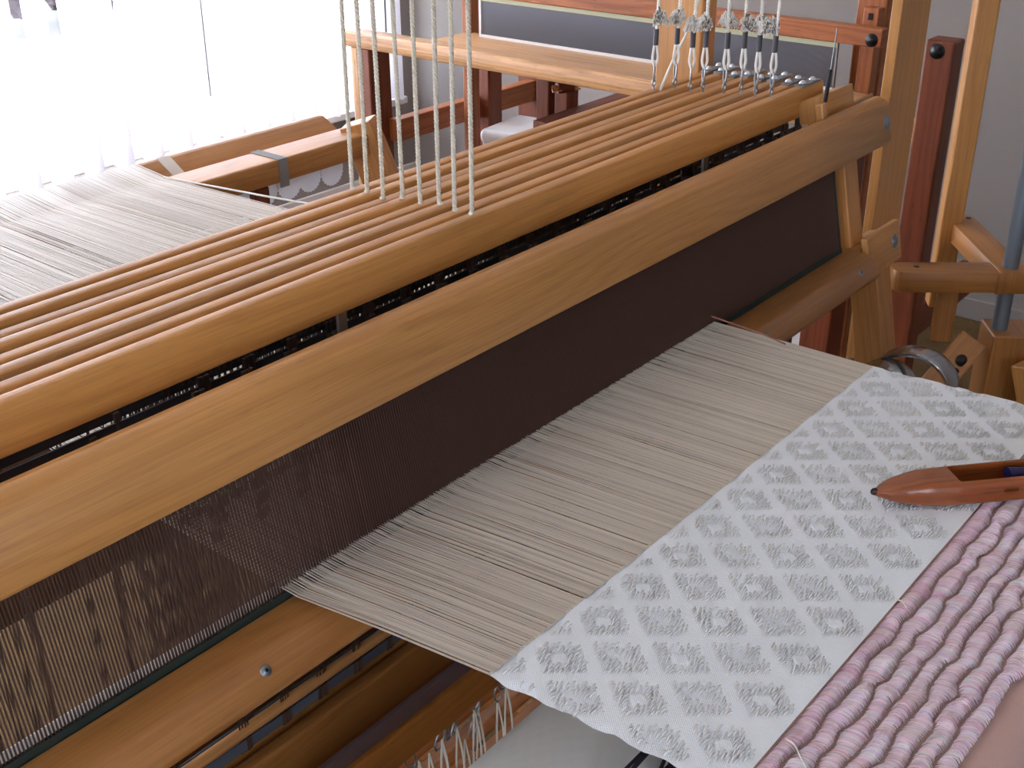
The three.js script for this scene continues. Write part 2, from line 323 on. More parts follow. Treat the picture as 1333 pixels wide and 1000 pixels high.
const RXL = [0.938, 0.938, 0.940, 0.934, 0.929, 0.921, 0.920, 0.921], RXR = [1.605, 1.601, 1.600, 1.592, 1.570, 1.573, 1.567, 1.546];
const HY = 1.1775;
for (let k = 0; k < 8; k++) {
  const z = -0.8205 - 0.0234 * k, dy = [0, -0.001, 0.001, -0.001, 0.0015, -0.002, 0.001, 0][k];
  const t = thing('harness', ['front maple harness frame, nearest the beater, first of the eight rounded bars', 'second maple harness frame, just behind the front one', 'third maple harness frame counted from the beater', 'fourth maple harness frame counted from the beater', 'fifth maple harness frame counted from the beater', 'sixth maple harness frame, third from the bright back warp', 'seventh maple harness frame, next to the rearmost one', 'rearmost maple harness frame, beside the bright white back warp'][k], 'loom harness', 'harness frames of the maple loom');
  t.position.set(0, dy, z);
  const m = [M.mapleH, M.mapleH, M.mapleC][k % 3];
  part(t, 'top_bar', prism([[-0.0085, HY - 0.045], [0.0085, HY - 0.045], [0.0085, HY, 0.006], [-0.0085, HY, 0.006]], HX0, HX1), m);
  part(t, 'bottom_bar', prism([[-0.0085, 0.608], [0.0085, 0.608], [0.0085, 0.675, 0.006], [-0.0085, 0.675, 0.006]], HX0, HX1), M.mapleLow);
  part(t, 'heddle_bar', box(HX0, HX1, 1.092, 1.104, -0.001, 0.001), M.darkSteel); part(t, 'heddle_bar', box(HX0, HX1, 0.694, 0.707, -0.001, 0.001), M.blueSteel);
  if (k === 0) part(t, 'dowel', grain(cyl(V(HX0, 0.7165, -0.002), V(HX1, 0.7165, -0.002), 0.0065, 14), 0), M.mapleC, 'pale round dowel above the steel bar');
  for (const x of [HX0 + 0.008, HX1 - 0.008]) part(t, 'end_strut', box(x - 0.006, x + 0.006, 0.66, HY - 0.03, -0.003, 0.003), M.darkSteel);
  const hd = part(t, 'heddles', heddleGeo(k), M.heddle); hd.userData.kind = 'stuff';
  const pl = part(t, 'end_plate', plateGeo, M.zinc, 'flat steel plate with two screws'); pl.position.set(HX1 - 0.068, HY - 0.0008, 0);
  for (const x of [0.014, 0.046]) part(pl, 'screw', boltGeo(V(x, 0.003, 0), V(0, 1, 0), 0.006, 0.0055, false), M.screw);
  if (k === 0) for (const x of [0.737, 1.42]) part(t, 'heddle_bar_hook', board(x - 0.006, x + 0.006, 1.09, 1.14, 0.0025, 0.0065, 0.001), M.steel);
}
// ropes that lift them
const ropeGeo = L => merge([0, 1, 2].map(j => { const P = []; const n = Math.round(L / 0.013 * 7); for (let i = 0; i <= n; i++) { const f = i / n, a = f * L / 0.013 * 6.283 + j * 2.094; P.push([Math.cos(a) * 0.0014 + 0.0012 * Math.sin(f * 9 + 1), f * L, Math.sin(a) * 0.0014 + 0.001 * Math.sin(f * 7)]); } return strands([P], 0.0015, 6); }));
const ropeA = ropeGeo(1.02), ropeB = ropeGeo(0.93);
const eyeGeo = merge([cyl(V(0, -0.006, 0), V(0, 0.006, 0), 0.0016, 8), (() => { const g = new THREE.TorusGeometry(0.0045, 0.0013, 6, 16); g.translate(0, 0.0095, 0); return g; })()]);
const hookGeo = merge([tube([[0, 0.012, 0.001], [0.0034, 0.016, 0], [0.0036, 0.034, 0], [0, 0.040, 0], [-0.0036, 0.034, 0], [-0.0034, 0.016, 0]], 0.0013, 30, 6, true), cyl(V(-0.0012, 0.02, 0.0015), V(0.003, 0.014, 0.0005), 0.0014, 6)]);
const loopGeo = merge([tube([[0.0012, 0.068, 0], [0.0028, 0.057, 0.0005], [0.0036, 0.044, 0.001], [0, 0.035, 0.0012], [-0.0036, 0.044, 0.001], [-0.0028, 0.057, 0.0005], [-0.0012, 0.068, 0]], 0.0021, 30, 6)]);
function tuftGeo() {
  const P = [];
  const dir = rr(0, 6.28); for (let i = 0; i < 130; i++) { const a = dir + rr(-2.0, 2.0), e = rr(0.1, 1.5), L = rr(0.006, 0.014), c = Math.cos(a), s = Math.sin(a), h = rr(-0.004, 0.006); P.push([[0, 0.089, 0], [c * L * 0.4, 0.094 + L * 0.8 * Math.cos(e) + h, s * L * 0.4], [c * L * Math.sin(e), 0.096 + L * Math.cos(e) + h, s * L * Math.sin(e)], [c * L * (Math.sin(e) + 0.25), 0.092 + L * (Math.cos(e) - 0.3) + h, s * L * (Math.sin(e) + 0.25)]]); }
  return strands(P, 0.0014, 4);
}
for (let k = 0; k < 8; k++) {
  const z = -0.8205 - 0.0234 * k, dy = [0, -0.001, 0.001, -0.001, 0.0015, -0.002, 0.001, 0][k];
  const a = thing('lift_rope', 'white twisted lift rope on the left, tied to the ' + ORD[k] + ' harness frame', 'rope', 'left lift ropes');
  a.position.set(RXL[k], HY + dy, z);
  const ra = part(a, 'rope', ropeA, M.cord); ra.rotation.y = k * 1.1; ra.position.y = 0.0;
  part(a, 'knot', (() => { const g = new THREE.SphereGeometry(0.0034, 10, 8); g.scale(1, 0.8, 1); g.translate(0, 0.001, 0); return g; })(), M.cord);
  const b = thing('lift_rope', 'white lift rope on the right with frayed tuft and hook, clipped to the ' + ORD[k] + ' harness', 'rope', 'right lift ropes');
  b.position.set(RXR[k], HY + dy, z);
  part(b, 'eye_screw', eyeGeo, M.steel); const h = part(b, 'snap_hook', hookGeo, M.steel); h.rotation.y = rr(-0.5, 0.5) + 0.8;
  const l = part(b, 'cord_loop', loopGeo, M.cordWhite); l.rotation.y = -0.7 + rr(-0.3, 0.3);
  part(b, 'crimp_sleeve', (() => { const g = cyl(V(0, 0.065, 0), V(0, 0.088, 0), 0.0042, 12); g.scale(1.15, 1, 0.85); return g; })(), M.sleeve, 'dark grey crimped metal sleeve');
  const side = [1, -0.3, -0.4, 0.5, 0.5, -0.6, -0.5, -0.9][k], tu = part(b, 'frayed_tuft', tuftGeo(), M.cordWhite); tu.position.set(side * 0.006, [0, 0.003, 0.002, 0.004, 0, -0.002, 0.004, 0.006][k], -side * 0.006);
  const rb = part(b, 'rope', ropeB, M.cordWhite); rb.position.y = 0.086; rb.rotation.y = k * 0.9; rb.rotation.z = [-0.01, -0.02, -0.015, -0.01, -0.03, -0.06, -0.03, -0.07][k] * 0.4;
}
{ const t = single('slack_cord', tube([[1.545, 1.178, -0.972], [1.60, 1.215, -0.985], [1.655, 1.262, -0.99], [1.75, 1.50, -0.99], [1.78, 2.2, -0.98]], 0.0022, 30, 6), M.cordWhite, 'thin slack white cord slanting up beside the right lift ropes', 'cord'); }

// ---------------------------------------------------------------- the beater with its reed
const TH = 12 * Math.PI / 180;
const beater = thing('beater', 'golden maple beater with wide beams and steel reed in front of the harnesses', 'loom beater');
beater.position.set(0, 0.947, -0.72); beater.rotation.x = -TH;         // leans back
// local: y up the reed, z forward
{
  const top = part(beater, 'top_beam', prism([[-0.004, 0.126], [0.020, 0.126, 0.003], [0.020, 0.190, 0.008], [0.004, 0.2005, 0.005], [-0.004, 0.2005, 0.002]], -0.02, 1.852, 0.004), M.maple);
  part(top, 'bolt', boltGeo(V(1.836, 0.160, 0.0205), V(0, 0, 1), 0.0085, 0.005), M.zinc);
  part(beater, 'top_beam_back', prism([[-0.028, 0.126], [-0.0125, 0.126], [-0.0125, 0.192, 0.003], [-0.028, 0.192, 0.003]], 0.0, 1.66), M.mapleB);
  const low = part(beater, 'lower_beam', prism([[-0.02, -0.05], [0.018, -0.05, 0.003], [0.018, -0.012, 0.003], [-0.02, -0.012, 0.003]], -0.02, 1.832, 0.003), M.mapleB);
  const cheek = part(beater, 'end_cheek', board(1.715, 1.838, -0.060, 0.005, 0.0185, 0.030, 0.004, 0), M.maple); 
  part(cheek, 'bolt', boltGeo(V(1.814, -0.026, 0.0305), V(0, 0, 1), 0.0085, 0.005), M.zinc);
  // sloped shuttle race in front of the reed
  const c = Math.cos(TH), s = Math.sin(TH), L = (y, z) => [(z + 0.72) * c + (y - 0.947) * s, (y - 0.947) * c - (z + 0.72) * s];
  const race = [L(0.9425, -0.7135), L(0.9378, -0.673), L(0.914, -0.655), L(0.905, -0.66), L(0.905, -0.70)], rad = [0.002, 0.012, 0.004, 0.003, 0.002];
  const rp = part(beater, 'shuttle_race', prism(race.map((p, i) => [p[0], p[1], rad[i]]), -0.02, 1.702, 0.002), M.mapleLow);
  for (const x of [0.488, 1.645]) { const q = L(0.9293, -0.6666), n = L(0.9293 + 0.6, -0.6666 + 0.8), b = part(rp, 'screw', boltGeo(V(x, q[1], q[0]), V(0, n[1] - q[1], n[0] - q[0]), 0.0038, 0.0022), M.zinc); part(b, 'socket', boltGeo(V(x, q[1] + 0.0011, q[0] + 0.0016), V(0, n[1] - q[1], n[0] - q[0]), 0.0016, 0.0008, false), M.blackBolt); }
  const q = L(0.94, -0.653); part(rp, 'pin', cyl(V(1.333, q[1] - 0.006, q[0] - 0.004), V(1.333, q[1] + 0.006, q[0]), 0.0022, 8), M.steel);
  // swords at each end
  for (const [x, d] of [[1.72, 1], [0.03, -1]]) {
    part(beater, 'sword', board(x, x + d * 0.045, -0.03, 0.135, -0.028, 0.0, 0.003, 1), M.mapleB);
    part(beater, 'sword', board(x, x + d * 0.05, -0.70, -0.05, -0.008, 0.040, 0.003, 1), M.mapleB);
  }
  part(beater, 'reed_cap_block', board(1.664, 1.68, 0.135, 0.222, -0.012, 0.0, 0.002, 1), M.mapleC);
  part(beater, 'spacer_block', (() => { const g = prism([[-0.05, 0.19], [-0.014, 0.19], [-0.014, 0.231, 0.003], [-0.05, 0.224, 0.003]], 1.684, 1.80, 0.002); return g; })(), M.maple);
  // the reed
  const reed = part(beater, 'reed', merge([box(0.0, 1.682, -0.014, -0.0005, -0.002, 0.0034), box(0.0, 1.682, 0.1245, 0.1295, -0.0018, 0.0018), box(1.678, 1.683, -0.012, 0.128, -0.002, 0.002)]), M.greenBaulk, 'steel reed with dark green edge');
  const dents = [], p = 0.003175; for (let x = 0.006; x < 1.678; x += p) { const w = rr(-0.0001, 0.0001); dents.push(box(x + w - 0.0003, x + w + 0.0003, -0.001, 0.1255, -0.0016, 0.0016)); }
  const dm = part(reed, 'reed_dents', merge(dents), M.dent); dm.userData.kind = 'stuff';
  part(reed, 'reed_baulk', box(0.0, 1.682, -0.001, 0.0075, -0.0034, -0.0018), M.reedBand, 'pale band behind the dents');
}
{ const t = thing('selvedge_hook', 'thin steel wire with black sleeve standing at the right end of the top beam', 'wire');
  part(t, 'wire', tube([[1.668, 1.17, -0.764], [1.70, 1.215, -0.775], [1.73, 1.262, -0.786]], 0.0011, 8, 6), M.steel);
  part(t, 'sleeve', cyl(V(1.668, 1.168, -0.764), V(1.695, 1.208, -0.7735), 0.003, 10), M.blackRubber); }

// ---------------------------------------------------------------- warp and cloth
const FZ = -0.502, PZ = -0.285, XL = 0.554, XR = 1.309;
{
  const P = [], nd = 238, per = 3;
  for (let i = 0; i < nd; i++) {
    const xr = XL + (i + 0.5) / nd * (XR - XL), cl = 0.0011 * Math.sin(i * 0.9) + 0.0012 * Math.sin(i * 0.37 + 1) + rr(-0.0007, 0.0007) + (i % 11 === 4 ? 0.0011 : i % 17 === 8 ? -0.0012 : 0), bk = 0.0035 * Math.sin(i * 0.21) + 0.003 * Math.sin(i * 0.093 + 2) + rr(-0.0012, 0.0012);
    for (let q = 0; q < per; q++) {
      const o = (q - 1) * 0.0009, f = (xr - XL) / (XR - XL), xf = 0.581 + f * (1.310 - 0.581) + o * 1.1 + cl * 0.5 + rr(-0.00035, 0.00035), xb = 0.931 + (xr - 0.931) * 0.875 + o + bk;
      const h = Math.floor(rnd() * 8), dy = rr(-0.0004, 0.0004), hz = -0.8205 - 0.0234 * h, sh = (h % 2 ? 0.0009 : -0.0002) * rr(0.5, 1.2), b = rr(0.74, 1.02) * (i % 5 === 3 ? 0.9 : 1), wc = [0.78 * b, 0.71 * b, 0.62 * b];
      P.push({ c: wc, p: [[xf, WY + 0.0004, FZ + 0.003], [xf * 0.5 + (xr + o) * 0.5 + cl * 0.35, WY + dy, -0.61], [xr + o * 0.8, WY + dy + sh * 0.6, -0.70], [xr + o * 0.6, WY + sh, -0.722], [xr + o * 0.4, WY + sh, hz], [(xr + o) * 0.6 + xb * 0.4, WY + dy * 2, -1.2], [xb, WY + dy, -1.76], [xb, WY - 0.001, -1.83], [xb, WY + 0.0075, -1.926], [xb, WY - 0.02, -1.96], [xb, 0.70, -1.69]] });
    }
  }
  const m = single('warp_threads', strands(P, 0.00046, 4), M.warp, 'sheet of fine cream warp threads running from the back beam through the reed to the cloth', 'warp'); m.userData.kind = 'stuff';
  single('warp_lease_cord', strands([[[1.322, 0.956, -1.40], [1.29, 0.953, -1.6], [1.262, 0.9525, -1.765], [1.25, 0.953, -1.83]]], 0.0018, 6), M.cordWhite, 'single thick white selvedge cord along the edge of the back warp', 'cord');
  single('selvedge_yarn', tube([[1.291, 0.966, -0.716], [1.292, 0.963, -0.67], [1.290, 0.962, -0.64], [1.286, 0.9595, -0.606]], 0.0011, 12, 6), M.redBrownYarn, 'thin reddish brown stray yarn at the right warp edge, poking through the reed', 'yarn');
}
const edge = z => [0.580 + 0.012 * (z - FZ) / 0.2, 1.311 + 0.016 * (z - FZ) / 0.2];
const wob = lattice(9, 7, 41), bump1 = lattice(23, 13, 42);
function sheet(z0, z1, nx, nz, lift, drop) {
  const g = new THREE.PlaneGeometry(1, 1, nx, nz), p = g.attributes.position, uv = g.attributes.uv;
  for (let i = 0; i < p.count; i++) {
    const f = p.getX(i) + 0.5, v = 0.5 - p.getY(i), z = z0 + v * (z1 - z0), e = edge(Math.min(z, -0.15)), x = e[0] + f * (e[1] - e[0]) + (f < 0.01 ? 0.0015 * Math.sin(z * 160) : 0);
    const q = drop(x, z, lift); p.setXYZ(i, q[0], q[1], q[2]); uv.setXY(i, x * 14, z * 14);
  }
  const ix = g.index.array; g.computeVertexNormals();
  if (g.attributes.normal.getY(Math.floor(p.count / 2)) < 0) { for (let i = 0; i < ix.length; i += 3) { const t = ix[i]; ix[i] = ix[i + 1]; ix[i + 1] = t; } g.computeVertexNormals(); }
  return g;
}
const motifs = [];
for (let j = 0; j < 8; j++) { const z = -0.4678 + (j - 1) * 0.0389; for (let i = 0; i < 14; i++) { const x = 0.573 + (j % 2 ? 0 : 0.0312) - 0.0005 * j + i * 0.0622; if (x > 0.57 && x < 1.33 && z < PZ - 0.008) motifs.push([x, z, j % 2]); } }
// distance in the lozenge measure of the nearest motif
function lozenge(x, z) { let b = 9, k = 0; for (const m of motifs) { const dx = Math.abs(x - m[0]) / 0.0235, dz = Math.abs(z - m[1]) / 0.0275, r = dx + dz; if (r < b) { b = r; k = m[2]; } } return [b, k]; }
const cloth = thing('woven_cloth', 'white woven cloth with lozenge pattern and a pink ribbed border stretched on the loom', 'cloth');
{
  const flat = (x, z, l) => { const [r, k] = lozenge(x, z); const up = r < 1.05 ? -0.0016 * Math.min(1, (1.05 - r) * 3) * (!k || r > 0.36 ? 1 : 0) : 0; return [x, WY + 0.0004 + up + 0.0006 * (noise(wob, x * 1.3, z * 2) - 0.5), z]; };
  part(cloth, 'white_section', sheet(FZ, PZ + 0.001, 360, 110, 0, flat), M.cloth, 'white cloth patterned with rows of small lozenges');
  const P = [];
  for (const [mx, mz, kind] of motifs) {
    for (let row = -11; row <= 11; row++) {
      const z = mz + row * 0.0025 + rr(-0.0002, 0.0002);
      for (let c = -3; c <= 3; c++) {
        const x = mx + c * 0.0094 + [0, 0.0047, 0.0022, 0.0069][(row + 12) % 4] - 0.0035, r = Math.abs(x - mx) / 0.022 + Math.abs(z - mz) / 0.0285;
        const e = edge(z); if (z < FZ + 0.010 || x < e[0] + 0.005 || x > e[1] - 0.005 || z > PZ - 0.004) continue;
        const inO = r < 1.03 && r > 0.40, inF = r < 1.03 && !(Math.abs((x - mx) / 0.022 - (z - mz) / 0.09) < 0.2 && r < 0.6);
        if (kind ? !inO : !inF) continue;
        if (rnd() < 0.05) continue;
        const L = rr(0.0036, 0.0050), s = rr(-0.0009, 0.0009), y = WY + 0.0004, R = rr(0.0007, 0.00095);
        P.push({ p: [[x - L, y - 0.0016, z - s], [x - L * 0.6, y + 0.0002, z - s * 0.5], [x, y + 0.0009, z], [x + L * 0.6, y + 0.0002, z + s * 0.5], [x + L, y - 0.0016, z + s]], r: [R * 0.5, R * 0.95, R * 1.05, R * 0.95, R * 0.5] });
      }
    }
  }
  const fl = part(cloth, 'float_stitches', strands(P, 0.0006, 5), M.floats, 'raised thread floats that draw the lozenges'); fl.userData.kind = 'stuff';
  // pink border
  const under = (x, z) => {
    const z2 = -0.150;
    if (z < z2) return [x, WY - 0.0012 - 0.0042 * Math.max(0, Math.min(1, (z - PZ) / 0.004, (-0.158 - z) / 0.008)) - 0.0022 * Math.max(0, Math.min(1, (z + 0.166) / 0.01)), z];
    const R = 0.016, a = (z - z2) / R;                                            // bends down over the breast beam
    if (a < 1.5) return [x, WY - 0.0034 - R * (1 - Math.cos(a)), z2 + R * Math.sin(a)];
    return [x, WY - 0.0034 - R * (1 - Math.cos(1.5)) - (z - z2 - 1.5 * R), z2 + R * Math.sin(1.5)];
  };
  part(cloth, 'pink_section', sheet(PZ, -0.02, 200, 60, 0, under), M.pink, 'dusty pink cloth under the ribs, bending over the breast beam');
  const Q = [], ribs = 7, pitch = 0.0168, n = 1010;
  for (let k = 0; k < ribs; k++) for (let i = 0; i < n; i++) {
    const f = (i + rr(0.2, 0.8)) / n, zc0 = PZ + 0.0015 + k * pitch, e = edge(zc0), x = e[0] + 0.002 + f * (e[1] - e[0] - 0.004);
    const w0 = 0.0034 * (noise(wob, f * 5 + k * 0.31, k * 0.37) - 0.5) * 2 * (k > 0 ? 1 : 0.12), w1 = 0.0034 * (noise(wob, f * 5 + (k + 1) * 0.31, (k + 1) * 0.37) - 0.5) * 2;
    const za = zc0 + w0 + rr(0, 0.0016), zb = zc0 + pitch - 0.0016 + w1 - rr(0, 0.0018), H = 0.0052 * (0.72 + 0.75 * (noise(bump1, f * 2.2 + k * 0.19, k * 0.23) - 0.35)), sl = rr(-0.0005, 0.0005) + 0.0012;
    const b = noise(bump1, f * 3.1 + k * 0.41, 0.5), q = rnd(), mix = Math.min(1, Math.max(0, 0.25 + 0.6 * q * q + 0.5 * (b - 0.5) + (k === 0 ? 0.18 : 0)));
    const c = [0.92 - 0.24 * mix, 0.85 - 0.47 * mix, 0.92 - 0.44 * mix].map(v => v * rr(0.88, 1.08)), p = [];
    for (let s = 0; s <= 6; s++) { const t = s / 6; p.push([x + sl * (t - 0.5) * 2, WY - 0.0030 + H * Math.pow(Math.sin(Math.PI * t), 0.62), za + (zb - za) * t]); }
    Q.push({ p, r: [0.00028, 0.0004, 0.00048, 0.00048, 0.00048, 0.0004, 0.00028], c });
  }
  const rb = part(cloth, 'pink_ribs', strands(Q, 0.00045, 4), M.pinkRib, 'pink and white streaked puckered ribs'); rb.userData.kind = 'stuff';
  part(cloth, 'loose_thread', tube([[0.664, WY + 0.002, -0.279], [0.659, WY + 0.006, -0.270], [0.652, WY + 0.006, -0.262], [0.640, WY + 0.004, -0.248]], 0.0007, 14, 5), M.cordWhite);
  part(cloth, 'loose_thread', tube([[0.879, WY + 0.002, -0.285], [0.876, WY + 0.005, -0.279], [0.871, WY + 0.004, -0.272]], 0.0006, 10, 5), M.cordWhite);
}
{
  const t = thing('cloth_roll', 'cream cloth wound on the thick roller under the left edge of the white cloth', 'cloth roll');
  const g = new THREE.CylinderGeometry(0.09, 0.09, 0.78, 64, 1); g.rotateZ(Math.PI / 2); g.translate(0.945, 0.664, -0.535); part(t, 'wound_cloth', g, M.rollCloth);
  part(t, 'roller_core', cyl(V(0.3, 0.664, -0.535), V(1.7, 0.664, -0.535), 0.03, 20), M.mapleB);
}
{
  const t = thing('dark_rag', 'crumpled dark purple rag with loose strands on the cloth roll', 'rag');
  const g = new THREE.SphereGeometry(0.075, 40, 28), p = g.attributes.position, n = lattice(7, 7, 77);
  for (let i = 0; i < p.count; i++) { const a = Math.atan2(p.getZ(i), p.getX(i)) / 6.283, e = p.getY(i) / 0.15 + 0.5, s = 0.75 + 0.5 * noise(n, a, e * 0.9) + 0.06 * Math.sin(a * 60 + e * 20); p.setXYZ(i, p.getX(i) * s * 1.6, p.getY(i) * s * 0.42, p.getZ(i) * s * 0.62); }
  g.computeVertexNormals(); const m = part(t, 'bundle', g, M.darkCloth); m.position.set(0.835, 0.745, -0.425); m.rotation.set(0.5, 0.5, 0);
  const S = []; for (let i = 0; i < 16; i++) { const x = 0.80 + rr(-0.03, 0.03), z = -0.435 + rr(-0.03, 0.02); S.push([[x, 0.755, z], [x - 0.03, 0.765 + rr(0, 0.01), z + 0.01], [x - 0.07 - rr(0, 0.03), 0.755 + rr(-0.01, 0.006), z + rr(-0.01, 0.03)]]); }
  part(t, 'strands', strands(S, 0.002, 5), M.darkCloth);
}

// ---------------------------------------------------------------- lamms, tie-up cords and steel links under the cloth
for (let k = 0; k < 4; k++) {
  const t = thing('lamm', ['nearest pale wooden lamm bar under the cloth edge, beside the cloth roll', 'second pale wooden lamm bar under the cloth edge', 'third pale wooden lamm bar under the cloth edge', 'lowest pale wooden lamm bar, deepest under the cloth edge'][k], 'lamm', 'lamm bars under the cloth');
  const z = -0.93 + k * 0.034, y = 0.40 - 0.016 * k;
  part(t, 'bar', board(0.55, 1.7, y - 0.03, y, z, z + 0.02, 0.003), M.peach);
}
{
  const place = [[0.845, 0.42, -0.85], [0.867, 0.415, -0.852], [0.885, 0.43, -0.845], [0.90, 0.405, -0.86], [0.918, 0.425, -0.848], [0.935, 0.39, -0.85], [0.956, 0.43, -0.85], [0.966, 0.42, -0.852], [1.006, 0.41, -0.85], [1.020, 0.43, -0.846]];
  place.forEach(([x, y, z], k) => {
    const t = thing('tie_cord', ['leftmost', 'second', 'third', 'fourth', 'fifth', 'sixth', 'seventh', 'eighth', 'ninth', 'rightmost'][k] + ' grey tie-up cord with steel link, from the left under the cloth edge', 'cord', 'tie-up cords under the cloth');
    t.position.set(x, y, z);
    part(t, 'cord', merge([tube([[0, 0.03, 0], [0.006, -0.02, 0.004], [0.010 + rr(-0.004, 0.004), -0.11, 0.005]], 0.0016, 10, 5), tube([[0, 0.03, 0], [-0.005, -0.02, 0.002], [-0.008 + rr(-0.004, 0.004), -0.11, 0.003]], 0.0016, 10, 5)]), M.cord);
    const l = part(t, 'steel_link', tube([[0, 0.028, 0], [0.006, 0.034, 0], [0.007, 0.052, 0], [0, 0.058, 0], [-0.007, 0.052, 0], [-0.006, 0.034, 0]], 0.0018, 24, 6, true), M.steel); l.rotation.z = rr(-0.8, 0.8);
  });
}

// ---------------------------------------------------------------- shuttle
{
  const t = thing('shuttle', 'reddish cherry boat shuttle with pointed dark tip lying on the white cloth', 'shuttle');
  t.position.set(1.0105, 0, -0.3675); t.rotation.y = -Math.atan2(0.667, 0.745);
  const L = 0.34, NS = 72, NR = 28, pos = [], idx = [];
  const half = s => { const d = Math.min(s, L - s); return 0.0025 + 0.0185 * (1 - Math.exp(-d / 0.026)) * Math.min(1, 0.25 + d / 0.012) ; };
  const topY = s => { const d = Math.min(s, L - s); return 0.972 + 0.0085 * Math.min(1, d / 0.05) - 0.0025 * Math.exp(-d / 0.006); };
  const botY = s => { const d = Math.min(s, L - s); return 0.9645 - 0.0115 * Math.min(1, Math.pow(d / 0.062, 0.8)) + 0.0005 * Math.exp(-d / 0.006); };
  for (let i = 0; i <= NS; i++) {
    const f = i / NS, s = L * (0.5 - 0.5 * Math.cos(Math.PI * f)), w = half(s) * (i === 0 || i === NS ? 0.3 : 1), y1 = topY(s), y0 = botY(s), cy = (y0 + y1) / 2, h = (y1 - y0) / 2 * (i === 0 || i === NS ? 0.35 : 1);
    for (let j = 0; j < NR; j++) { const a = j / NR * Math.PI * 2, c = Math.cos(a), q = Math.sin(a), e = 0.42, d = Math.min(s, L - s), ee = d < 0.02 ? 1 - (1 - e) * d / 0.02 : e; pos.push(s, cy + h * Math.sign(q) * Math.pow(Math.abs(q), ee), w * Math.sign(c) * Math.pow(Math.abs(c), ee)); }
  }
  for (let i = 0; i < NS; i++) for (let j = 0; j < NR; j++) { const A = i * NR + j, B = i * NR + (j + 1) % NR; idx.push(A, A + NR, B, B, A + NR, B + NR); }
  pos.push(0, 0.968, 0, L, 0.968, 0); const n0 = (NS + 1) * NR;
  for (let j = 0; j < NR; j++) { idx.push(n0, j, (j + 1) % NR, n0 + 1, NS * NR + (j + 1) % NR, NS * NR + j); }
  let g = new THREE.BufferGeometry(); g.setAttribute('position', new THREE.Float32BufferAttribute(pos, 3)); g.setIndex(idx);
  g.computeVertexNormals(); { const nn = g.attributes.normal; if (nn.getY(20 * NR + NR / 4) < 0) { for (let i = 0; i < idx.length; i += 3) { const q = idx[i]; idx[i] = idx[i + 1]; idx[i + 1] = q; } g.setIndex(idx); g.computeVertexNormals(); } }
  g.setAttribute('uv', new THREE.Float32BufferAttribute(new Float32Array(pos.length / 3 * 2), 2));
  const A = new Brush(g), B = new Brush(new RoundedBoxGeometry(0.175, 0.05, 0.0295, 3, 0.003)), S = new Brush(new RoundedBoxGeometry(0.016, 0.004, 0.02, 2, 0.0015));
  B.position.set(0.17, 0.984, 0); S.position.set(0.135, 0.969, 0.02); A.updateMatrixWorld(); B.updateMatrixWorld(); S.updateMatrixWorld();
  const ev = new Evaluator(); ev.attributes = ['position', 'normal', 'uv']; ev.useGroups = false;
  let body = ev.evaluate(ev.evaluate(A, B, SUBTRACTION), S, SUBTRACTION).geometry;
  body = toCreasedNormals(clean(body), 0.6); body = grain(body, 0);
  part(t, 'body', body, M.shuttle);
  part(t, 'tip', (() => { const q = new THREE.SphereGeometry(0.0035, 20, 14); q.scale(1.25, 1.1, 1); q.translate(0.0022, 0.968, 0); return q; })(), std(0x3a2326, 0.15, { metalness: 0.3 }), 'dark polished tip');
  part(t, 'quill', cyl(V(0.141, 0.974, 0), V(0.160, 0.974, 0), 0.0075, 20, 0.0055), M.blueQuill, 'dark blue plastic quill end');
  part(t, 'wound_yarn', new THREE.LatheGeometry([[0.004, 0], [0.0068, 0.006], [0.0092, 0.03], [0.0095, 0.07], [0.004, 0.09]].map(p => new THREE.Vector2(...p)), 24).rotateZ(-Math.PI / 2).translate(0.156, 0.974, 0), M.yarnWhite, 'white yarn wound on the quill');
  part(t, 'spindle', cyl(V(0.15, 0.974, 0), V(0.255, 0.974, 0), 0.0022, 10), M.steel);
}

// ---------------------------------------------------------------- on the back beam
single('grey_ribbon', merge([box(1.462, 1.484, 0.9475, 0.9485, -1.846, -1.763), box(1.462, 1.484, 0.893, 0.9485, -1.764, -1.762)]), M.ribbon, 'narrow grey ribbon strapped over the back beam', 'ribbon');
single('white_tape', prism([[-1.871, 0.921], [-1.869, 0.926, 0.003], [-1.9245, 0.9585, 0.003], [-1.9255, 0.957]], 1.305, 1.332), M.tape, 'white tape wrapped on the left end of the rear wooden roller', 'tape');
{
  const t = thing('lace_trim', 'scalloped white paper lace hanging below the back beam', 'lace');
  for (let k = 0; k < 5; k++) {
    const s = new THREE.Shape(), R = 0.03, P = []; for (let i = 0; i <= 24; i++) { const a = Math.PI + Math.PI * i / 24, q = R * (1 + 0.035 * Math.cos(i * Math.PI)); P.push([Math.cos(a) * q, Math.sin(a) * q * 1.05]); }
    s.moveTo(...P[0]); P.slice(1).forEach(p => s.lineTo(...p)); s.lineTo(R, 0.02); s.lineTo(-R, 0.02);
    const g = new THREE.ExtrudeGeometry(s, { depth: 0.002, bevelEnabled: false }); g.translate(1.40 + k * 0.057, 0.882, -1.80 - (k % 2) * 0.004); part(t, 'scallop', g, M.lace);
  }
}
{ const t = thing('ratchet_bracket', 'small dark brown wooden bracket under the back beam beside the ribbon', 'bracket'); part(t, 'arm', board(1.405, 1.44, 0.80, 0.9, -1.79, -1.77), M.cherryDark); part(t, 'foot', board(1.38, 1.46, 0.84, 0.855, -1.768, -1.755), M.cherryDark); }

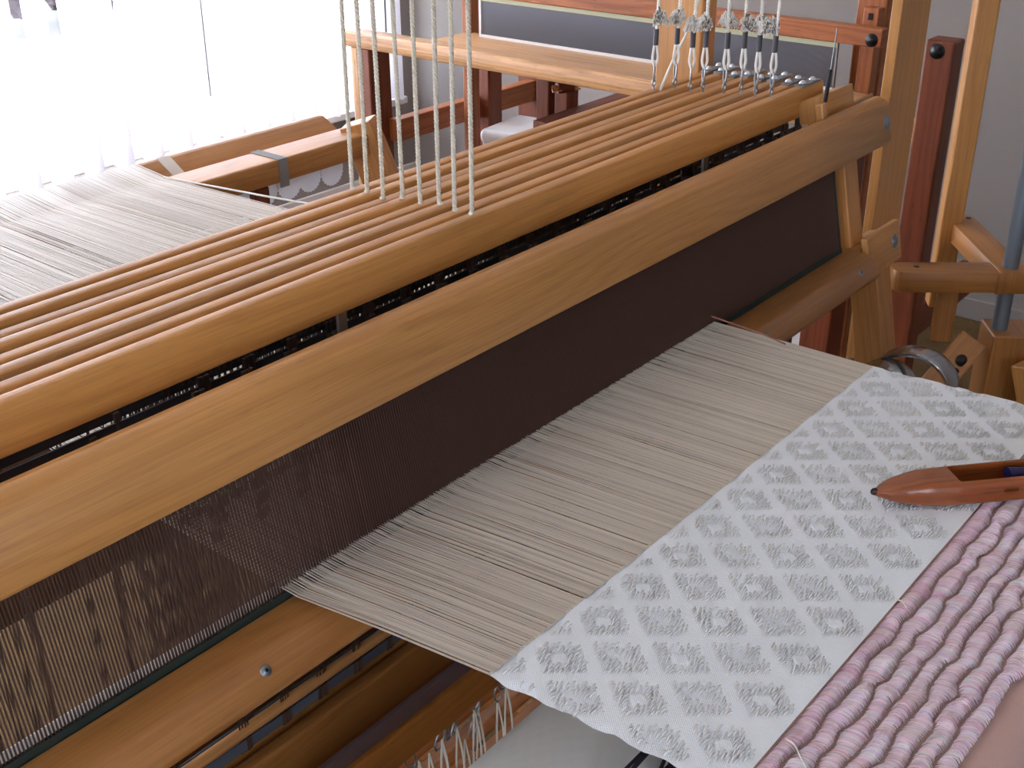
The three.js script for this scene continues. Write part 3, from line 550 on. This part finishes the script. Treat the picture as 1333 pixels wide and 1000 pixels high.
// ---------------------------------------------------------------- the cherry loom beyond
{
  const t = thing('cherry_loom', 'reddish cherry wood loom frame standing beyond the maple loom by the wall', 'loom');
  part(t, 'breast_beam', (() => { const g = prism([[-0.05, 0.868, 0.01], [0.055, 0.868, 0.012], [0.055, 0.915, 0.02], [-0.05, 0.904, 0.012]], -0.9, 0.9); g.rotateY(-Math.PI / 2); g.translate(2.63, 0, -1.86); return g; })(), M.cherryLight, 'pale rounded breast beam');
  for (const [x0, x1, y1, z0, z1, m] of [[2.56, 2.62, 1.10, -0.963, -0.90, M.cherryDark], [2.585, 2.665, 0.868, -2.735, -2.705, M.cherryLight], [2.59, 2.68, 0.868, -2.705, -2.66, M.cherryDark], [2.62, 2.70, 0.868, -1.20, -1.12, M.cherryDark], [3.05, 3.12, 1.75, -2.66, -2.58, M.cherryDark], [2.96, 3.02, 1.75, -1.30, -1.22, M.cherry], [3.35, 3.42, 0.80, -2.70, -2.60, M.cherryDark]]) part(t, 'post', board(x0, x1, 0, y1, z0, z1, 0.006, 1), m);
  part(t, 'side_rail', board(2.66, 3.4, 0.575, 0.645, -2.66, -2.62), M.cherry); part(t, 'side_rail', board(2.62, 3.0, 0.40, 0.48, -0.95, -0.91), M.cherryDark);
  part(t, 'side_rail', board(2.75, 3.4, 0.62, 0.70, -2.16, -2.11), M.cherryDark); part(t, 'cross_rail', board(3.3, 3.34, 0.40, 0.50, -2.62, -1.9), M.cherryDark);
  for (const z of [-2.26, -2.19]) part(t, 'post', board(2.93, 2.99, 0, 0.86, z - 0.03, z + 0.02, 0.006, 1), M.cherryDark);
  part(t, 'bolt', boltGeo(V(2.559, 1.078, -0.935), V(-1, 0, 0.1), 0.012, 0.008), M.blackBolt);
}
{
  const t = thing('cherry_beater', 'cherry wood beater holding a grey steel reed on the far loom', 'loom beater');
  part(t, 'top_bar', board(2.865, 2.90, 1.005, 1.05, -2.6, -1.185, 0.004), M.cherry);
  part(t, 'lower_bar', board(2.74, 2.92, 0.845, 0.885, -2.55, -1.21, 0.006), M.cherryLight);
  for (const z of [-2.54, -1.235]) { const s = part(t, 'sword', board(2.90, 2.935, 0.15, 1.09, z - 0.02, z + 0.02, 0.004, 1), M.cherry); if (z > -2) part(s, 'slot', board(2.898, 2.9, 1.062, 1.078, z - 0.006, z + 0.006, 0.0008), M.blackBolt); }
  part(t, 'bolt', boltGeo(V(2.864, 1.022, -1.21), V(-1, 0, 0), 0.012, 0.008), M.blackBolt);
  const r = part(t, 'reed', merge([box(2.872, 2.884, 0.885, 0.893, -2.46, -1.30), box(2.872, 2.884, 0.885, 1.0, -2.465, -2.458)]), M.white, 'grey steel reed in a pale frame');
  part(r, 'top_edge', box(2.872, 2.884, 0.992, 1.006, -2.46, -1.30), M.greenTape); part(r, 'end_rod', box(2.874, 2.882, 0.89, 1.0, -1.303, -1.299), M.steel);
  const d = []; for (let z = -2.455; z < -1.303; z += 0.0022) d.push(box(2.8755, 2.8805, 0.892, 0.993, z - 0.0004, z + 0.0004)); const dm = part(r, 'reed_dents', merge(d), M.reedGrey); dm.userData.kind = 'stuff';
}
for (const [x, y, z, lab] of [[2.86, 0.773, -2.155, 'wooden spool with round hole, upper of two under the far pale beam'], [2.86, 0.678, -2.17, 'wooden spool with round hole, lower of two under the far pale beam']]) {
  const t = thing('spool', lab, 'spool'); t.position.set(x, y, z); t.rotation.y = -0.5;
  const ring = (x0, R, r) => { const s = new THREE.Shape(); s.absarc(0, 0, R, 0, 6.2832); const h = new THREE.Path(); h.absarc(0, 0, r, 0, 6.2832, true); s.holes.push(h); const g = new THREE.ExtrudeGeometry(s, { depth: 0.012, bevelEnabled: true, bevelSize: 0.002, bevelThickness: 0.002, bevelSegments: 2, curveSegments: 24 }); g.rotateY(-Math.PI / 2); g.translate(x0, 0, 0); return grain(g, 0); };
  part(t, 'flange', ring(0, 0.031, 0.011), M.peach); part(t, 'flange', ring(0.06, 0.031, 0.011), M.peach); part(t, 'barrel', cyl(V(0, 0, 0), V(0.05, 0, 0), 0.016, 18), M.cherryDark);
}
{
  const t = thing('white_crate', 'white plastic crate with rounded rim and slotted side under the far loom', 'crate'); t.position.set(3.1, 0, -2.43); t.rotation.y = 0.1; t.scale.set(0.8, 1, 0.78);
  part(t, 'rim', new RoundedBoxGeometry(0.30, 0.05, 0.36, 4, 0.024).translate(0, 0.54, 0), M.white);
  for (let k = 0; k < 7; k++) part(t, 'slat', board(-0.135, -0.115, 0.02, 0.53, -0.17 + k * 0.051, -0.14 + k * 0.051, 0.004), M.white);
  part(t, 'base', board(-0.135, 0.135, 0, 0.02, -0.17, 0.17, 0.006), M.white); part(t, 'side_panel', board(-0.11, 0.135, 0.02, 0.53, -0.17, -0.16), M.white); part(t, 'side_panel', board(-0.11, 0.135, 0.02, 0.53, 0.16, 0.17), M.white); part(t, 'back_panel', board(0.125, 0.135, 0.02, 0.53, -0.16, 0.16), M.white);
}
{ const t = single('white_board', board(3.2, 3.22, 0, 0.42, -1.62, -1.28, 0.006), M.white, 'white panel glimpsed low between the beater and the far loom', 'board'); }

// ---------------------------------------------------------------- skein stand on the right
{
  const t = thing('skein_stand', 'light wooden skein stand with crossed arms on a grey metal pole, upright peg post', 'yarn stand');
  const hub = V(2.069, 0, -0.572), AY = 0.832;
  part(t, 'pole', cyl(V(2.055, 0.66, -0.566), V(2.10, 1.45, -0.585), 0.0135, 20), M.greyPipe, 'grey metal pole');
  const arm = (x, z, y, len) => {                                  // rounded outer end
    const dx = x - hub.x, dz = z - hub.z, L = Math.hypot(dx, dz), w = 0.026, s = new THREE.Shape();
    s.moveTo(-0.03, -w); s.lineTo(L - 0.006, -w); s.quadraticCurveTo(L + 0.022, -w, L + 0.022, 0); s.quadraticCurveTo(L + 0.022, w, L - 0.006, w); s.lineTo(-0.03, w); s.closePath();
    const g = new THREE.ExtrudeGeometry(s, { depth: 0.034, bevelEnabled: true, bevelSize: 0.002, bevelThickness: 0.002, bevelOffset: -0.002, bevelSegments: 2 }); g.rotateX(-Math.PI / 2);
    const q = grain(toCreasedNormals(g, 0.6), 0); q.rotateY(-Math.atan2(dz, dx)); q.translate(hub.x, y - 0.036, hub.z); return q;
  };
  const a1 = part(t, 'arm', arm(1.958, -0.716, AY, 0), M.mapleLow), a2 = part(t, 'arm', arm(2.27, -0.735, AY + 0.002, 0), M.mapleLow), a3 = part(t, 'arm', arm(2.20, -0.42, AY - 0.002, 0), M.mapleLow);
  part(a1, 'peg_hole', new THREE.CylinderGeometry(0.005, 0.005, 0.001, 14).translate(1.972, AY + 0.0004, -0.70), M.blackBolt); part(a2, 'peg_hole', new THREE.CylinderGeometry(0.005, 0.005, 0.001, 14).translate(2.275, AY + 0.0024, -0.722), M.blackBolt);
  part(t, 'peg_post', board(-0.02, 0.02, 0.66, 1.9, -0.02, 0.02, 0.004, 1).rotateY(0.55).translate(2.243, 0, -0.745), M.maple);
  part(t, 'peg_stub', board(-0.018, 0.018, 0.69, AY - 0.03, -0.018, 0.018, 0.004, 1).rotateY(0.4).translate(2.02, 0, -0.655), M.mapleLow);
  const blk = part(t, 'base_block', board(-0.04, 0.04, 0.30, 0.722, -0.04, 0.04, 0.004, 1).rotateY(0.62).translate(2.073, 0, -0.553), M.mapleLow);
  part(t, 'brace', plank(V(2.03, 0.70, -0.60), V(1.90, 0.56, -0.66), 0.05, 0.035, 0.4), M.mapleLow);
  part(t, 'brace', plank(V(2.02, 0.69, -0.50), V(2.02, 0.45, -0.42), 0.05, 0.03, 0.4), M.maple);
  for (const [x, y, z] of [[1.985, 0.676, -0.60], [1.97, 0.655, -0.605], [2.0, 0.668, -0.47]]) part(t, 'bolt', boltGeo(V(x, y, z), V(-0.6, 0.2, 0.7), 0.008, 0.006), M.blackBolt);
  part(t, 'foot', board(1.80, 2.35, 0, 0.06, -0.62, -0.52, 0.006), M.mapleLow); part(t, 'foot', board(2.01, 2.11, 0.06, 0.32, -0.62, -0.52, 0.006, 1), M.mapleLow);
}
// two bent bands of polished steel behind the cloth edge
for (const [x0, s, lab] of [[1.70, 1.0, 'larger bent polished steel band arching behind the right cloth edge'], [1.66, 0.66, 'smaller bent polished steel band under the larger one behind the cloth']]) {
  const sh = new THREE.Shape(), P = [[-0.082, -0.045], [-0.066, -0.022], [-0.035, 0.006], [0, 0.018], [0.034, 0.012], [0.058, -0.012], [0.064, -0.045], [0.05, -0.08]], c = new THREE.CatmullRomCurve3(P.map(p => V(p[0] * s, p[1] * s, 0))), a = c.getPoints(40), th = 0.004;
  const off = a.map((p, i) => { const q = a[Math.max(0, i - 1)], r = a[Math.min(40, i + 1)], d = r.clone().sub(q).normalize(); return [p.x - d.y * th, p.y + d.x * th]; });
  sh.moveTo(a[0].x, a[0].y); a.slice(1).forEach(p => sh.lineTo(p.x, p.y)); off.reverse().forEach(p => sh.lineTo(...p)); sh.closePath();
  const g = new THREE.ExtrudeGeometry(sh, { depth: 0.04, bevelEnabled: true, bevelSize: 0.0008, bevelThickness: 0.0008, bevelSegments: 2 });
  const m = single('steel_band', toCreasedNormals(g, 0.7), M.chrome, lab, 'steel band', 'bent steel bands'); m.rotation.y = -Math.PI / 2; m.position.set(x0 + 0.045, 0.772 - (1 - s) * 0.03, -0.59 - (1 - s) * 0.09);
}

renderer.render(scene, camera);
